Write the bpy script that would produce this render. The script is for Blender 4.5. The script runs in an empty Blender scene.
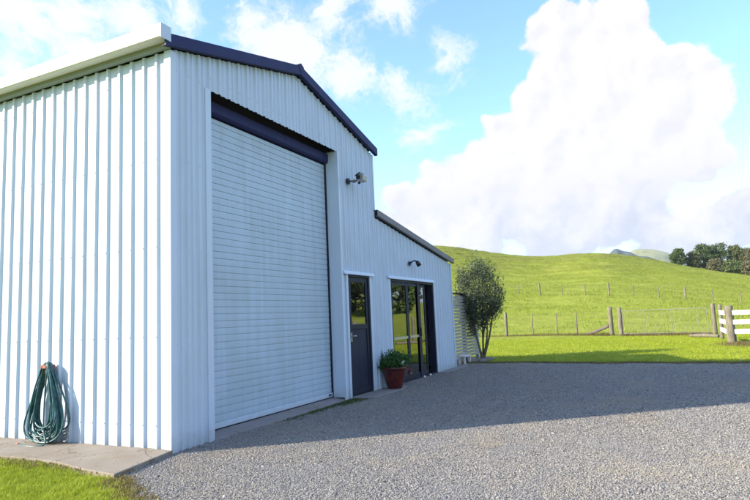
import bpy, math, random
import numpy as np
from mathutils import Vector, Matrix, noise
R = math.radians
rnd = random.Random(7)
scene = bpy.context.scene
col = scene.collection

# ------------------------------------------------------------------ helpers
class MB:
    """collects polygons of one mesh"""
    def __init__(s): s.v = []; s.f = []
    def poly(s, pts):
        n = len(s.v); s.v += [tuple(p) for p in pts]; s.f.append(tuple(range(n, n+len(pts)))); return s
    def box(s, x0, x1, y0, y1, z0, z1):
        n = len(s.v)
        s.v += [(x0,y0,z0),(x1,y0,z0),(x1,y1,z0),(x0,y1,z0),(x0,y0,z1),(x1,y0,z1),(x1,y1,z1),(x0,y1,z1)]
        for f in ((0,3,2,1),(4,5,6,7),(0,1,5,4),(1,2,6,5),(2,3,7,6),(3,0,4,7)): s.f.append(tuple(n+i for i in f))
        return s
    def prism(s, pts, d):
        """closed outline pts (3D) extruded by vector d"""
        n = len(s.v); k = len(pts); d = Vector(d)
        s.v += [tuple(p) for p in pts] + [tuple(Vector(p)+d) for p in pts]
        s.f.append(tuple(range(n+k-1, n-1, -1))); s.f.append(tuple(range(n+k, n+2*k)))
        for i in range(k):
            j = (i+1) % k; s.f.append((n+i, n+j, n+k+j, n+k+i))
        return s
    def tube(s, pts, rad, seg=8, cap=True):
        pts = [Vector(p) for p in pts]; n0 = len(s.v); k = len(pts)
        rads = rad if isinstance(rad, (list, tuple)) else [rad]*k
        up = Vector((0,0,1)); side = None
        for i, p in enumerate(pts):
            t = (pts[min(i+1,k-1)] - pts[max(i-1,0)]).normalized()
            if side is None:
                side = t.cross(up) if abs(t.dot(up)) < .95 else t.cross(Vector((1,0,0)))
            side = (side - t*side.dot(t)); side.normalize(); b = t.cross(side)
            for j in range(seg):
                a = 2*math.pi*j/seg
                s.v.append(tuple(p + (side*math.cos(a) + b*math.sin(a))*rads[i]))
        for i in range(k-1):
            for j in range(seg):
                a = n0+i*seg+j; b2 = n0+i*seg+(j+1) % seg
                s.f.append((a, b2, b2+seg, a+seg))
        if cap:
            s.f.append(tuple(n0+j for j in range(seg-1,-1,-1))); s.f.append(tuple(n0+(k-1)*seg+j for j in range(seg)))
        return s
    def lathe(s, prof, c, seg=28, wob=0):
        n0 = len(s.v)
        for (r, z) in prof:
            for j in range(seg):
                a = 2*math.pi*j/seg; s.v.append((c[0]+r*math.cos(a), c[1]+r*math.sin(a), c[2]+z))
        for i in range(len(prof)-1):
            for j in range(seg):
                a = n0+i*seg+j; b = n0+i*seg+(j+1) % seg
                s.f.append((a, b, b+seg, a+seg))
        return s
    def ball(s, c, r, seg=12, sc=(1,1,1)):
        n0 = len(s.v); h = seg//2
        for i in range(h+1):
            t = math.pi*i/h
            for j in range(seg):
                a = 2*math.pi*j/seg
                s.v.append((c[0]+sc[0]*r*math.sin(t)*math.cos(a), c[1]+sc[1]*r*math.sin(t)*math.sin(a), c[2]-sc[2]*r*math.cos(t)))
        for i in range(h):
            for j in range(seg):
                a = n0+i*seg+j; b = n0+i*seg+(j+1) % seg
                s.f.append((a, b, b+seg, a+seg))
        return s

def wloc(o):
    v = Vector((0,0,0))
    while o: v += o.location; o = o.parent
    return v
def link(name, me, mat, parent, loc):
    o = bpy.data.objects.new(name, me)
    if mat: me.materials.append(mat)
    col.objects.link(o)
    if parent: o.parent = parent; o.location = (0,0,0)
    else: o.location = loc
    return o
def obj(name, mb, mat, parent=None, loc=(0,0,0), smooth=False, bevel=0, local=False):
    """mesh given in world coordinates (local=True: in the thing's own)"""
    off = Vector((0,0,0)) if local else (wloc(parent) if parent else Vector(loc))
    me = bpy.data.meshes.new(name)
    me.from_pydata([tuple(Vector(p)-off) for p in mb.v], [], mb.f); me.validate()
    if smooth:
        me.polygons.foreach_set('use_smooth', [True]*len(me.polygons))
    o = link(name, me, mat, parent, loc)
    if bevel:
        m = o.modifiers.new('bevel', 'BEVEL'); m.width = bevel; m.segments = 2; m.limit_method = 'ANGLE'
    return o
def np_obj(name, V, F, mat, parent=None, loc=(0,0,0), attr=None, smooth=False):
    """fast mesh from numpy arrays; F is (n,3) or (n,4)"""
    me = bpy.data.meshes.new(name); off = np.array(wloc(parent) if parent else Vector(loc))
    V = np.asarray(V, dtype=np.float32) - off.astype(np.float32); F = np.asarray(F, dtype=np.int32)
    me.vertices.add(len(V)); me.vertices.foreach_set('co', V.ravel())
    me.loops.add(F.size); me.loops.foreach_set('vertex_index', F.ravel())
    me.polygons.add(len(F)); k = F.shape[1]
    me.polygons.foreach_set('loop_start', np.arange(0, F.size, k, dtype=np.int32))
    if attr is not None:
        a = me.attributes.new('rnd', 'FLOAT', 'POINT'); a.data.foreach_set('value', np.asarray(attr, dtype=np.float32))
    me.update(calc_edges=True)
    me.polygons.foreach_set('use_smooth', [smooth]*len(F))
    return link(name, me, mat, parent, loc)
def tag(o, label=None, cat=None, group=None, kind=None):
    if label: o['label'] = label
    if cat: o['category'] = cat
    if group: o['group'] = group
    if kind: o['kind'] = kind
    return o
def thing(name, label, cat, loc=(0,0,0), group=None):
    o = bpy.data.objects.new(name, None); col.objects.link(o); o.location = loc; o.empty_display_size = .2
    return tag(o, label, cat, group)
def copy_tree(o, parent=None):
    c = o.copy(); col.objects.link(c); c.parent = parent
    for ch in list(o.children): copy_tree(ch, c)
    return c

# ------------------------------------------------------------------ node materials
class NT:
    def __init__(s, tree): s.t = tree; s.n = tree.nodes; s.l = tree.links
    def add(s, typ, **kw):
        nd = s.n.new(typ)
        for k, v in kw.items(): setattr(nd, k, v)
        return nd
    def put(s, sock, v):
        if hasattr(v, 'links'): s.l.new(v, sock)
        elif v is not None:
            if isinstance(v, (tuple, list)) and len(v) == 3 and sock.type == 'RGBA': v = (*v, 1)
            sock.default_value = v
    def math(s, op, a, b=None, c=None, clamp=False):
        nd = s.add('ShaderNodeMath', operation=op); nd.use_clamp = clamp
        for i, v in enumerate((a, b, c)):
            if v is not None: s.put(nd.inputs[i], v)
        return nd.outputs[0]
    def vmath(s, op, a, b=None, out=0):
        nd = s.add('ShaderNodeVectorMath', operation=op)
        s.put(nd.inputs[0], a)
        if b is not None: s.put(nd.inputs[3 if op == 'SCALE' else 1], b)
        return nd.outputs[out]
    def mix(s, f, a, b, blend='MIX'):
        nd = s.add('ShaderNodeMix', data_type='RGBA', blend_type=blend)
        s.put(nd.inputs[0], f); s.put(nd.inputs[6], a); s.put(nd.inputs[7], b)
        return nd.outputs[2]
    def noise(s, vec, scale, detail=4, rough=.55, dist=0, out=0):
        nd = s.add('ShaderNodeTexNoise'); nd.inputs['Scale'].default_value = scale
        nd.inputs['Detail'].default_value = detail; nd.inputs['Roughness'].default_value = rough; nd.inputs['Distortion'].default_value = dist
        if vec is not None: s.put(nd.inputs['Vector'], vec)
        return nd.outputs[out]
    def voro(s, vec, scale, feature='F1', out='Distance', rand=1):
        nd = s.add('ShaderNodeTexVoronoi', feature=feature); nd.inputs['Scale'].default_value = scale
        nd.inputs['Randomness'].default_value = rand
        if vec is not None: s.put(nd.inputs['Vector'], vec)
        return nd.outputs[out]
    def ramp(s, f, stops):
        nd = s.add('ShaderNodeValToRGB'); s.put(nd.inputs[0], f); e = nd.color_ramp.elements
        while len(e) < len(stops): e.new(.5)
        for i, (p, c) in enumerate(stops):
            e[i].position = p; e[i].color = (*c, 1) if len(c) == 3 else c
        return nd.outputs[0]
    def smooth(s, v, a, b):
        nd = s.add('ShaderNodeMapRange', interpolation_type='SMOOTHSTEP')
        s.put(nd.inputs[0], v); nd.inputs[1].default_value = a; nd.inputs[2].default_value = b
        return nd.outputs[0]
    def bump(s, h, strength, dist, normal=None):
        nd = s.add('ShaderNodeBump'); nd.inputs['Strength'].default_value = strength; nd.inputs['Distance'].default_value = dist
        s.put(nd.inputs['Height'], h)
        if normal is not None: s.put(nd.inputs['Normal'], normal)
        return nd.outputs[0]
    def pos(s): return s.add('ShaderNodeNewGeometry').outputs['Position']
    def mapv(s, vec, scale):
        nd = s.add('ShaderNodeMapping'); s.put(nd.inputs[0], vec); nd.inputs['Scale'].default_value = scale
        return nd.outputs[0]
def material(name, fn=None, color=(.5,.5,.5), rough=.6, metal=0, spec=.5):
    m = bpy.data.materials.new(name); m.use_nodes = True
    nt = NT(m.node_tree); b = m.node_tree.nodes['Principled BSDF']
    b.inputs['Base Color'].default_value = (*color, 1); b.inputs['Roughness'].default_value = rough
    b.inputs['Metallic'].default_value = metal; b.inputs['Specular IOR Level'].default_value = spec
    if fn: fn(nt, b)
    return m

def painted(color, rough=.35, dirt=.06, wob=.02, streak=True):
    def fn(nt, b):
        p = nt.pos()
        n1 = nt.noise(p, 1.3, 5); n2 = nt.noise(nt.mapv(p, (14, 14, .7)), 1, 5)
        f = nt.math('MULTIPLY', nt.math('SUBTRACT', nt.math('ADD', n1, n2), .75, clamp=True), dirt*3)
        dark = tuple(c*.62 for c in color[:2]) + (color[2]*.52,)
        c = nt.mix(f, color, dark)
        sep = nt.add('ShaderNodeSeparateXYZ'); nt.put(sep.inputs[0], p)
        spl = nt.math('MULTIPLY', nt.smooth(nt.math('ADD', sep.outputs[2], nt.math('MULTIPLY', nt.noise(p, 9, 5), .3)), .42, .08), .6 if streak else 0)
        c = nt.mix(spl, c, (color[0]*.6, color[1]*.55, color[2]*.45))
        nt.put(b.inputs['Base Color'], c)
        nt.put(b.inputs['Roughness'], nt.math('MULTIPLY_ADD', n2, .25, rough-.1))
        nt.put(b.inputs['Normal'], nt.bump(nt.noise(p, 2.2, 2), wob*10, .004, None))
    return fn
M = {}
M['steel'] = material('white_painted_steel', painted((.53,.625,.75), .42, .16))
M['trim'] = material('white_trim', painted((.55,.645,.76), .36, .07))
M['slat'] = material('roller_door_steel', painted((.46,.575,.68), .42, .26))
M['gutter'] = material('cream_gutter_paint', painted((.66,.64,.585), .45, .10))
M['soffit'] = material('pale_green_fascia', painted((.24,.28,.26), .5, .05))
M['navy'] = material('navy_steel', painted((.012,.016,.085), .55, .1), spec=.3)
M['roofgrey'] = material('weathered_grey_steel', painted((.17,.155,.165), .5, .3))
M['frame'] = material('dark_aluminium', painted((.014,.018,.036), .5, .1, streak=False), spec=.25)
M['panel'] = material('dark_door_panel', painted((.018,.022,.045), .55, .1, streak=False), spec=.25)
M['silver'] = material('aluminium', color=(.45,.46,.46), rough=.35, metal=.7)
M['black'] = material('black_plastic', color=(.012,.012,.014), rough=.4)
M['interior'] = material('dim_interior', color=(.03,.028,.026), rough=.9)
M['door_sheet'] = material('pale_reflection_sheet', lambda nt, b: nt.put(b.inputs['Base Color'], nt.mix(nt.noise(nt.mapv(nt.pos(), (20,20,.6)), 1, 3), (.35,.42,.42), (.7,.72,.70))), rough=.9)
def fglass(nt, b):
    nt.put(b.inputs['Normal'], nt.bump(nt.noise(nt.pos(), 1.3, 2), .25, .004))
    out = nt.n['Material Output']
    tr = nt.add('ShaderNodeBsdfTransparent'); tr.inputs[0].default_value = (.22,.24,.24,1)
    gl = nt.add('ShaderNodeBsdfGlossy'); gl.inputs['Roughness'].default_value = .015; gl.inputs['Color'].default_value = (.8,.82,.8,1)
    nt.put(gl.inputs['Normal'], nt.bump(nt.noise(nt.pos(), 1.1, 2), .2, .003))
    fr = nt.add('ShaderNodeFresnel'); fr.inputs[0].default_value = 1.55
    mx = nt.add('ShaderNodeMixShader'); nt.put(mx.inputs[0], nt.math('MULTIPLY_ADD', fr.outputs[0], 1.0, .22, clamp=True))
    nt.l.new(tr.outputs[0], mx.inputs[1]); nt.l.new(gl.outputs[0], mx.inputs[2]); nt.l.new(mx.outputs[0], out.inputs[0])
M['glass'] = material('window_glass', fglass)

def fconc(base, sc=1.0):
    def fn(nt, b):
        p = nt.pos()
        n1 = nt.noise(p, 2.2*sc, 6, .6); n2 = nt.noise(p, 60*sc, 4, .7); n3 = nt.noise(p, 9*sc, 5, .65)
        c = nt.mix(nt.ramp(n1, [(.35,(0,0,0)),(.7,(1,1,1))]), base, tuple(x*y for x, y in zip(base, (.72,.66,.56))))
        c = nt.mix(nt.math('MULTIPLY', n2, .5), c, tuple(x*.6 for x in base))
        c = nt.mix(nt.smooth(n3, .6, .72), c, tuple(x*y for x, y in zip(base, (1.2,1.12,.9))))
        crack = nt.voro(nt.vmath('ADD', p, nt.vmath('SCALE', nt.noise(p, 3, 4, out=1), .5)), 1.1, 'DISTANCE_TO_EDGE')
        cm = nt.smooth(crack, .012, .003)
        c = nt.mix(nt.math('MULTIPLY', cm, .5), c, (.07,.055,.035))
        nt.put(b.inputs['Base Color'], c)
        h = nt.math('SUBTRACT', nt.math('ADD', nt.math('MULTIPLY', n2, .4), n3), nt.math('MULTIPLY', cm, .8))
        nt.put(b.inputs['Normal'], nt.bump(h, .6, .006))
    return fn
M['concrete'] = material('worn_concrete', fconc((.28,.245,.20)), rough=.9)
M['apron'] = material('grey_concrete', fconc((.25,.24,.24), 1.3), rough=.9)

def fgravel(nt, b):
    p = nt.pos()
    warp = nt.vmath('ADD', p, nt.vmath('SCALE', nt.noise(p, 6, 3, out=1), .08))
    d1 = nt.voro(warp, 42); c1 = nt.voro(warp, 42, out='Color'); d2 = nt.voro(warp, 95); c2 = nt.voro(warp, 95, out='Color')
    s1 = nt.add('ShaderNodeSeparateColor'); nt.put(s1.inputs[0], c1)
    s2 = nt.add('ShaderNodeSeparateColor'); nt.put(s2.inputs[0], c2)
    cA = nt.ramp(s1.outputs[0], [(0,(.12,.12,.125)),(.35,(.23,.225,.215)),(.75,(.32,.305,.27)),(1,(.43,.41,.37))])
    cB = nt.ramp(s2.outputs[0], [(0,(.13,.125,.12)),(.5,(.26,.24,.21)),(1,(.40,.37,.32))])
    c = nt.mix(.45, cA, cB)
    big = nt.noise(p, .55, 5, .6)
    c = nt.mix(nt.math('MULTIPLY', nt.smooth(big, .42, .66), .5), c, (.30,.25,.17))
    c = nt.mix(nt.math('MULTIPLY', nt.smooth(nt.noise(nt.mapv(p, (.5,1.4,1)), .8, 5, .6), .45, .65), .35), c, (.13,.125,.12))
    nt.put(b.inputs['Base Color'], c)
    h = nt.math('MULTIPLY_ADD', d2, .4, d1)
    nt.put(b.inputs['Normal'], nt.bump(h, 1, -.022))
M['gravel'] = material('gravel_ground', fgravel, rough=.95, spec=.2)
def fstone(nt, b):
    a = nt.add('ShaderNodeAttribute', attribute_name='rnd').outputs['Fac']
    c = nt.ramp(a, [(0,(.05,.05,.055)),(.20,(.215,.215,.21)),(.6,(.285,.275,.25)),(.9,(.345,.33,.295)),(1,(.44,.425,.39))])
    c = nt.mix(nt.math('MULTIPLY', nt.noise(nt.pos(), 120, 3), .3), c, (.16,.14,.13))
    c = nt.mix(nt.math('MULTIPLY', nt.smooth(nt.noise(nt.pos(), .8, 5, .6), .48, .66), .5), c, (.30,.265,.20))
    c = nt.mix(nt.math('MULTIPLY', nt.smooth(nt.noise(nt.mapv(nt.pos(), (.5,1.5,1)), 1.1, 5, .6), .46, .62), .4), c, (.19,.195,.21))
    nt.put(b.inputs['Base Color'], c)
M['stone'] = material('gravel_stone', fstone, rough=.9, spec=.25)

def fturf(nt, b):
    p = nt.pos()
    n0 = nt.noise(p, .09, 5, .6); n1 = nt.noise(p, .7, 5, .65); n2 = nt.noise(p, 14, 4, .7); n3 = nt.noise(nt.mapv(p, (.9,.35,.9)), .35, 4, .6)
    c = nt.ramp(n1, [(.25,(.225,.28,.03)),(.5,(.30,.35,.045)),(.75,(.375,.41,.07))])
    sep = nt.add('ShaderNodeSeparateXYZ'); nt.put(sep.inputs[0], p)
    up = nt.smooth(sep.outputs[2], 2.5, 15)
    # the higher paddock is drier and more olive
    c = nt.mix(nt.math('MULTIPLY', nt.smooth(n3, .42, .62), nt.math('MULTIPLY_ADD', up, .5, .12)), c, (.27,.26,.06))
    c = nt.mix(nt.math('MULTIPLY', nt.smooth(n0, .5, .68), .5), c, (.36,.39,.07))
    tr = nt.noise(nt.mapv(p, (.55,.12,1.6)), 1, 5, .65)
    c = nt.mix(nt.math('MULTIPLY', nt.smooth(tr, .56, .70), nt.math('MULTIPLY_ADD', up, .5, .25)), c, (.15,.15,.03))
    c = nt.mix(nt.math('MULTIPLY', nt.math('MULTIPLY', nt.smooth(nt.noise(p, .33, 4, .6), .64, .72), up), .7), c, (.11,.075,.03))
    c = nt.mix(nt.math('MULTIPLY', n2, .45), c, (.17,.21,.015))
    nt.put(b.inputs['Base Color'], c)
    hb = nt.noise(nt.mapv(p, (.5,.22,1.4)), 1.6, 6, .68)
    h2 = nt.noise(nt.mapv(p, (.9,.16,2.6)), 1.1, 5, .7); h3 = nt.noise(p, .12, 4, .6)
    c = nt.mix(nt.math('MULTIPLY', nt.math('MULTIPLY', nt.smooth(h2, .50, .62), nt.math('MULTIPLY_ADD', up, .6, .3)), .55), c, (.17,.165,.03))
    c = nt.mix(nt.math('MULTIPLY', nt.math('MULTIPLY', nt.smooth(h3, .5, .64), up), .55), c, (.22,.20,.055))
    c = nt.mix(nt.math('MULTIPLY', nt.math('MULTIPLY', nt.smooth(hb, .53, .64), up), .8), c, (.11,.11,.025)); nt.put(b.inputs['Base Color'], c)
    nt.put(b.inputs['Normal'], nt.bump(nt.math('ADD', nt.math('MULTIPLY', n2, .25), nt.math('MULTIPLY_ADD', nt.math('MULTIPLY', nt.math('ADD', hb, h2), up), 3, n1)), .9, .32))
M['turf'] = material('paddock_turf', fturf, rough=1, spec=.1)
def fblade(c0, c1, c2, tip=None):
    def fn(nt, b):
        a = nt.add('ShaderNodeAttribute', attribute_name='rnd').outputs['Fac']
        c = nt.ramp(a, [(0,c0),(.5,c1),(1,c2)])
        c = nt.mix(nt.math('MULTIPLY', nt.smooth(nt.noise(nt.pos(), .8, 3), .45, .62), .35), c, c0)
        nt.put(b.inputs['Base Color'], c)
        out = nt.n['Material Output']; tl = nt.add('ShaderNodeBsdfTranslucent'); nt.put(tl.inputs[0], c)
        mx = nt.add('ShaderNodeMixShader'); mx.inputs[0].default_value = .35
        nt.l.new(b.outputs[0], mx.inputs[1]); nt.l.new(tl.outputs[0], mx.inputs[2]); nt.l.new(mx.outputs[0], out.inputs[0])
    return fn
M['blade'] = material('grass_blade', fblade((.22,.29,.015),(.335,.41,.025),(.46,.49,.07)), rough=.55, spec=.25)
M['rank'] = material('paddock_grass_blade', fblade((.20,.26,.03),(.30,.36,.05),(.42,.44,.11)), rough=.7, spec=.2)
M['drygrass'] = material('dry_grass_blade', fblade((.12,.10,.04),(.22,.18,.07),(.33,.27,.13)), rough=.8, spec=.2)
M['moss'] = material('moss', lambda nt, b: nt.put(b.inputs['Base Color'], nt.mix(nt.noise(nt.pos(), 30, 4), (.03,.055,.012), (.10,.13,.03))), rough=1)
M['shrubleaf'] = material('grey_green_leaf', fblade((.02,.04,.024),(.075,.105,.06),(.18,.21,.13)), rough=.5, spec=.4)
M['potleaf'] = material('pot_plant_leaf', fblade((.015,.06,.012),(.035,.13,.025),(.10,.20,.05)), rough=.5, spec=.3)
M['petal'] = material('coral_petal', color=(.26,.075,.05), rough=.6)
M['whitepetal'] = material('white_petal', color=(.75,.75,.65), rough=.6)
def fbark(nt, b):
    p = nt.pos(); n = nt.noise(nt.mapv(p, (30,30,5)), 1, 5, .65)
    nt.put(b.inputs['Base Color'], nt.ramp(n, [(.3,(.06,.05,.04)),(.7,(.20,.175,.15))])); nt.put(b.inputs['Normal'], nt.bump(n, .7, .01))
M['bark'] = material('bark', fbark, rough=.95)
def fwood(nt, b):
    p = nt.pos(); n = nt.noise(nt.mapv(p, (26,26,2.2)), 1, 6, .7); m = nt.noise(p, 3.5, 4)
    c = nt.ramp(n, [(.28,(.05,.042,.032)),(.5,(.16,.14,.105)),(.75,(.32,.295,.235))])
    c = nt.mix(nt.math('MULTIPLY', nt.smooth(m, .5, .65), .5), c, (.20,.20,.11))
    nt.put(b.inputs['Base Color'], c); nt.put(b.inputs['Normal'], nt.bump(n, .8, .012))
M['post'] = material('weathered_timber', fwood, rough=.95)
def fwhitewood(nt, b):
    p = nt.pos(); n = nt.noise(nt.mapv(p, (5,5,40)), 1, 5, .7)
    nt.put(b.inputs['Base Color'], nt.mix(nt.smooth(n, .5, .75), (.72,.71,.67), (.42,.40,.33))); nt.put(b.inputs['Normal'], nt.bump(n, .4, .004))
M['whiterail'] = material('white_rail_paint', fwhitewood, rough=.7)
M['screenslat'] = material('grey_washed_timber', painted((.42,.41,.37), .8, .3), rough=.8)
M['wire'] = material('galvanised_wire', color=(.20,.21,.17), rough=.6, metal=.1)
M['dirt'] = material('bare_earth', fconc((.16,.125,.085), 2), rough=1)
def fhose(nt, b):
    p = nt.pos(); n = nt.noise(p, 20, 3)
    nt.put(b.inputs['Base Color'], nt.ramp(n, [(.3,(.010,.045,.055)),(.55,(.02,.10,.11)),(.8,(.07,.19,.18))]))
M['hose'] = material('teal_hose_rubber', fhose, rough=.38)
M['terracotta'] = material('faded_orange_plastic', color=(.36,.10,.065), rough=.5)
def fpot(nt, b):
    n = nt.noise(nt.pos(), 9, 5); nt.put(b.inputs['Base Color'], nt.ramp(n, [(.3,(.05,.008,.008)),(.65,(.12,.018,.014)),(.8,(.18,.04,.03))]))
M['pot'] = material('oxblood_glaze', fpot, rough=.22)
M['soil'] = material('potting_soil', color=(.03,.02,.014), rough=1)
def fbush(c0, c1):
    def fn(nt, b):
        a = nt.add('ShaderNodeAttribute', attribute_name='rnd').outputs['Fac']
        nt.put(b.inputs['Base Color'], nt.mix(a, c0, c1))
    return fn
M['pine'] = material('dark_conifer_leaf', fbush((.030,.060,.014),(.085,.140,.030)), rough=.8)
M['olivetree'] = material('olive_tree_leaf', fbush((.050,.070,.022),(.13,.165,.045)), rough=.8)
M['greytree'] = material('grey_brown_tree_leaf', fbush((.07,.075,.035),(.17,.165,.075)), rough=.85)
def ffar(c0, c1, sc):
    def fn(nt, b):
        p = nt.pos(); n = nt.noise(p, sc, 6, .65); nt.put(b.inputs['Base Color'], nt.mix(nt.smooth(n, .38, .62), c0, c1))
        nt.put(b.inputs['Normal'], nt.bump(n, 1, 6))
    return fn
M['bushhill'] = material('bush_clad_hill', ffar((.045,.07,.06),(.075,.10,.08), .06), rough=1)
M['farpasture'] = material('far_pasture', ffar((.15,.17,.05),(.26,.27,.09), .025), rough=1)

# ------------------------------------------------------------------ terrain
VIEW = (-5.1, -5.05)      # the hills are described by bearing as seen from the yard
RIDGE = [(-180,5.5),(-120,6),(-70,5.0),(-45,3.2),(-34,1.6),(-20,1.3),(-10,1.35),(-7.07,2.03),(-5.34,2.58),(-3.55,3.06),(-1.31,3.76),(-.14,4.04),(1.05,4.31),(2.26,4.59),(3.74,4.99),
         (6.08,5.04),(8.75,5.05),(11.48,5.29),(13.33,5.61),(15.2,5.92),(17.57,6.55),(19.21,6.74),(24,6.9),(32,6.2),(60,5),(100,4.5),(180,5.5)]
RA = np.array([a for a, _ in RIDGE]); RE = np.array([e for _, e in RIDGE])
rr = np.linspace(20, 400, 400)
def shape(r):
    t = np.clip((r-30)/112, 0, None)
    up = np.where(t < .78, t**1.5, 0)
    a0 = .78**1.5; g = 1.5*.78**.5
    u = np.clip((t-.78)/.5, 0, None)
    top = a0 + g*.5*(u - u*u*.72)
    return np.maximum(np.where(t < .78, up, top), -.35)
sr = shape(rr)
def ridge_height(az):
    el = np.radians(np.interp(az, RA, RE))
    ok = sr > .05
    return np.min((np.tan(el)[..., None]*rr[ok] + 1.4)/sr[ok], axis=-1)
RH = ridge_height(np.linspace(-180, 180, 1441))
kern = np.exp(-.5*(np.arange(-16,17)/5.0)**2); kern /= kern.sum()
RH = np.convolve(np.concatenate([RH[-17:-1], RH, RH[1:17]]), kern, 'valid')
_cache = {}
def nz(x, y, s, o=0): return noise.noise(Vector((x*s, y*s, o)))
def ground_z(x, y):
    dx, dy = x-VIEW[0], y-VIEW[1]; r = math.hypot(dx, dy); az = math.degrees(math.atan2(dy, dx))
    z = float(np.interp(az, np.linspace(-180,180,1441), RH))*float(shape(np.array([r]))[0])
    w = min(max((r-36)/40, 0), 1)
    z += w*(.55*nz(x, y, .045, 6) + .26*nz(x, y, .12, 3) + .10*nz(x*1.0, y*.35, .5, 8)+ .05*nz(x, y, .8, 5))
    q = min(max((z-3)/6, 0), 1)
    z += q*.17*math.sin(z*7+2*nz(x, y, .06))*(.5+nz(x, y, .1, 4))   # sheep tracks along the contour
    return z
def build_terrain():
    azs = np.concatenate([np.arange(-180, -40, 2), np.arange(-40, -10, .6), np.arange(-10, 25, .14), np.arange(25, 180, 2)])
    rs = np.concatenate([np.arange(.0, 30, 3.0), np.geomspace(30, 150, 190), np.geomspace(156, 420, 22), np.geomspace(480, 660, 3)])
    V = np.zeros((len(rs), len(azs), 3)); shp = shape(rs)
    for j, az in enumerate(azs):
        ca, sa = math.cos(math.radians(az)), math.sin(math.radians(az))
        for i, r in enumerate(rs):
            x, y = VIEW[0]+r*ca, VIEW[1]+r*sa
            V[i, j] = (x, y, (ground_z(x, y) if r > 29 else 0) - .012)
    n = len(azs); F = []
    I, J = np.meshgrid(np.arange(len(rs)-1), np.arange(n), indexing='ij')
    J2 = (J+1) % n
    F = np.stack([I*n+J, (I+1)*n+J, (I+1)*n+J2, I*n+J2], -1).reshape(-1, 4)
    return np_obj('ground', V.reshape(-1, 3), F, M['turf'], smooth=True)
ground = tag(build_terrain(), kind='structure')

def far_hill(name, dist, crest, mat, sd, depth=250):
    """a distant ridge: crest is (bearing, elevation in degrees) along the skyline"""
    crest = sorted(crest); A = np.array([c[0] for c in crest]); E_ = np.array([c[1] for c in crest])
    azs = np.linspace(A[0], A[-1], 130); V = []
    ks = np.linspace(-1, 1, 41)
    for az in azs:
        zt = 1.4 + dist*math.tan(math.radians(float(np.mean(np.interp(az+np.linspace(-.3,.3,9), A, E_)))))
        for k in ks:
            d = dist + k*depth
            x, y = VIEW[0]+d*math.cos(math.radians(az)), VIEW[1]+d*math.sin(math.radians(az))
            z = zt*(1-k*k)**1.2*1.0
            z += (nz(x, y, .009, sd)*4 + nz(x, y, .03, sd)*3)*(1-k*k)
            V.append((x, y, z-2))
    m = len(ks); F = [(i*m+j, (i+1)*m+j, (i+1)*m+j+1, i*m+j+1) for i in range(len(azs)-1) for j in range(m-1)]
    return tag(np_obj(name, np.array(V), np.array(F), mat, smooth=True), kind='structure')
far_hill('distant_pasture_hill', 1400, [(3.6,2.0),(2.6,4.2),(1.6,5.1),(1.0,5.12),(.57,5.06),(.2,5.0),(-.22,4.95),(-.6,4.75),(-.99,4.7),(-1.4,4.4),(-1.76,4.25),(-2.4,3.6),(-3.4,2.0)], M['farpasture'], 3, 320)
far_hill('distant_bush_hill', 900, [(6,2.0),(4.6,4.2),(3.66,4.85),(3.3,5.25),(3.03,5.42),(2.7,5.3),(2.46,5.02),(2.2,5.0),(1.98,5.08),(1.6,4.85),(1.02,4.5),(.6,4.55),(.0,4.25),(-.6,3.9),(-1.5,2.8)], M['bushhill'], 9, 200)

# gravel yard, concrete, beds
def sheet(name, pts, z, mat, kind='structure'):
    return tag(obj(name, MB().poly([(x, y, z) for x, y in pts]), mat), kind=kind)
def edge_x(y):
    y = np.asarray(y, float); b = np.interp(y, [-30,-6.8,-3.6,-.6,.3], [10.2,11.0,11.35,11.62,11.6])
    return b + .10*np.sin(y*1.7+1) *np.sin(y*.6) + .05*np.sin(y*4.3+2) + .03*np.sin(y*11)
edge = []
for i in range(220):
    y = .3 - i*.125
    x = edge_x(y)
    edge.append((float(x), y))
lawnedge = []
for i in range(40):
    t = i/39; y = -.32 - t*11; x = float(np.interp(y, [-12,-5,-1.14,-.3], [-7,-4.6,-1.5,-1.0])) + .10*nz(3, y, 1.6) + .04*nz(3, y, 7)
    lawnedge.append((x, y))
GRAVEL = [(-.98,-.26),(-.02,.02),(10.2,.02),(10.3,.3),(11.6,.3)] + edge + [(-7,-27)] + lawnedge[::-1]
sheet('gravel_yard', GRAVEL, 0, M['gravel'])
slab_pts = [(-.004,3.2+6),(-.004,.02),(-.03,-.05),(-1.0,-.27),(-.93,.24),(-.80,.8),(-.76,1.4),(-.78,2.0),(-.85,3.2),(-.9,9.2)]
tag(obj('concrete_path', MB().prism([(x,y,-.03) for x,y in slab_pts], (0,0,.075)), M['concrete'], bevel=.008), kind='structure')
sheet('earth_bed', [(10.32,.35),(10.32,2.6),(13.9,2.4),(14.0,.1),(13.2,-.35),(12.2,-.42),(11.66,-.3),(11.5,.1)], .006, M['dirt'])
sheet('bare_earth_track', [(17.4,-7.2),(18.4,-7.0),(19.6,-8.1),(20.4,-10),(20.6,-16),(18.9,-16),(18.4,-10)], .012, M['dirt'])

# ------------------------------------------------------------------ shed
XL, XR, ZT, D0 = .67, 4.06, 4.467, .247       # roller door opening
W, HE, ZA, DEPTH = 5.56, 4.76, 5.44, 12.5      # gable width, eaves, apex, length
XE, ZLH, ZLE = 10.27, 3.45, 2.80               # lean-to
XA, XB, ZD = 4.284, 5.17, 2.227                # side door
XG, XH = 6.163, 8.79                           # glass doors
def gable(x): return HE + (ZA-HE)*(1-abs(x-W/2)/(W/2)) if x <= W else ZLH + (ZLE-ZLH)*(x-W)/(XE-W)
shed = thing('farm_shed', 'white ribbed steel shed with a tall gable, big roller door and lean-to wing', 'shed')
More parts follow.
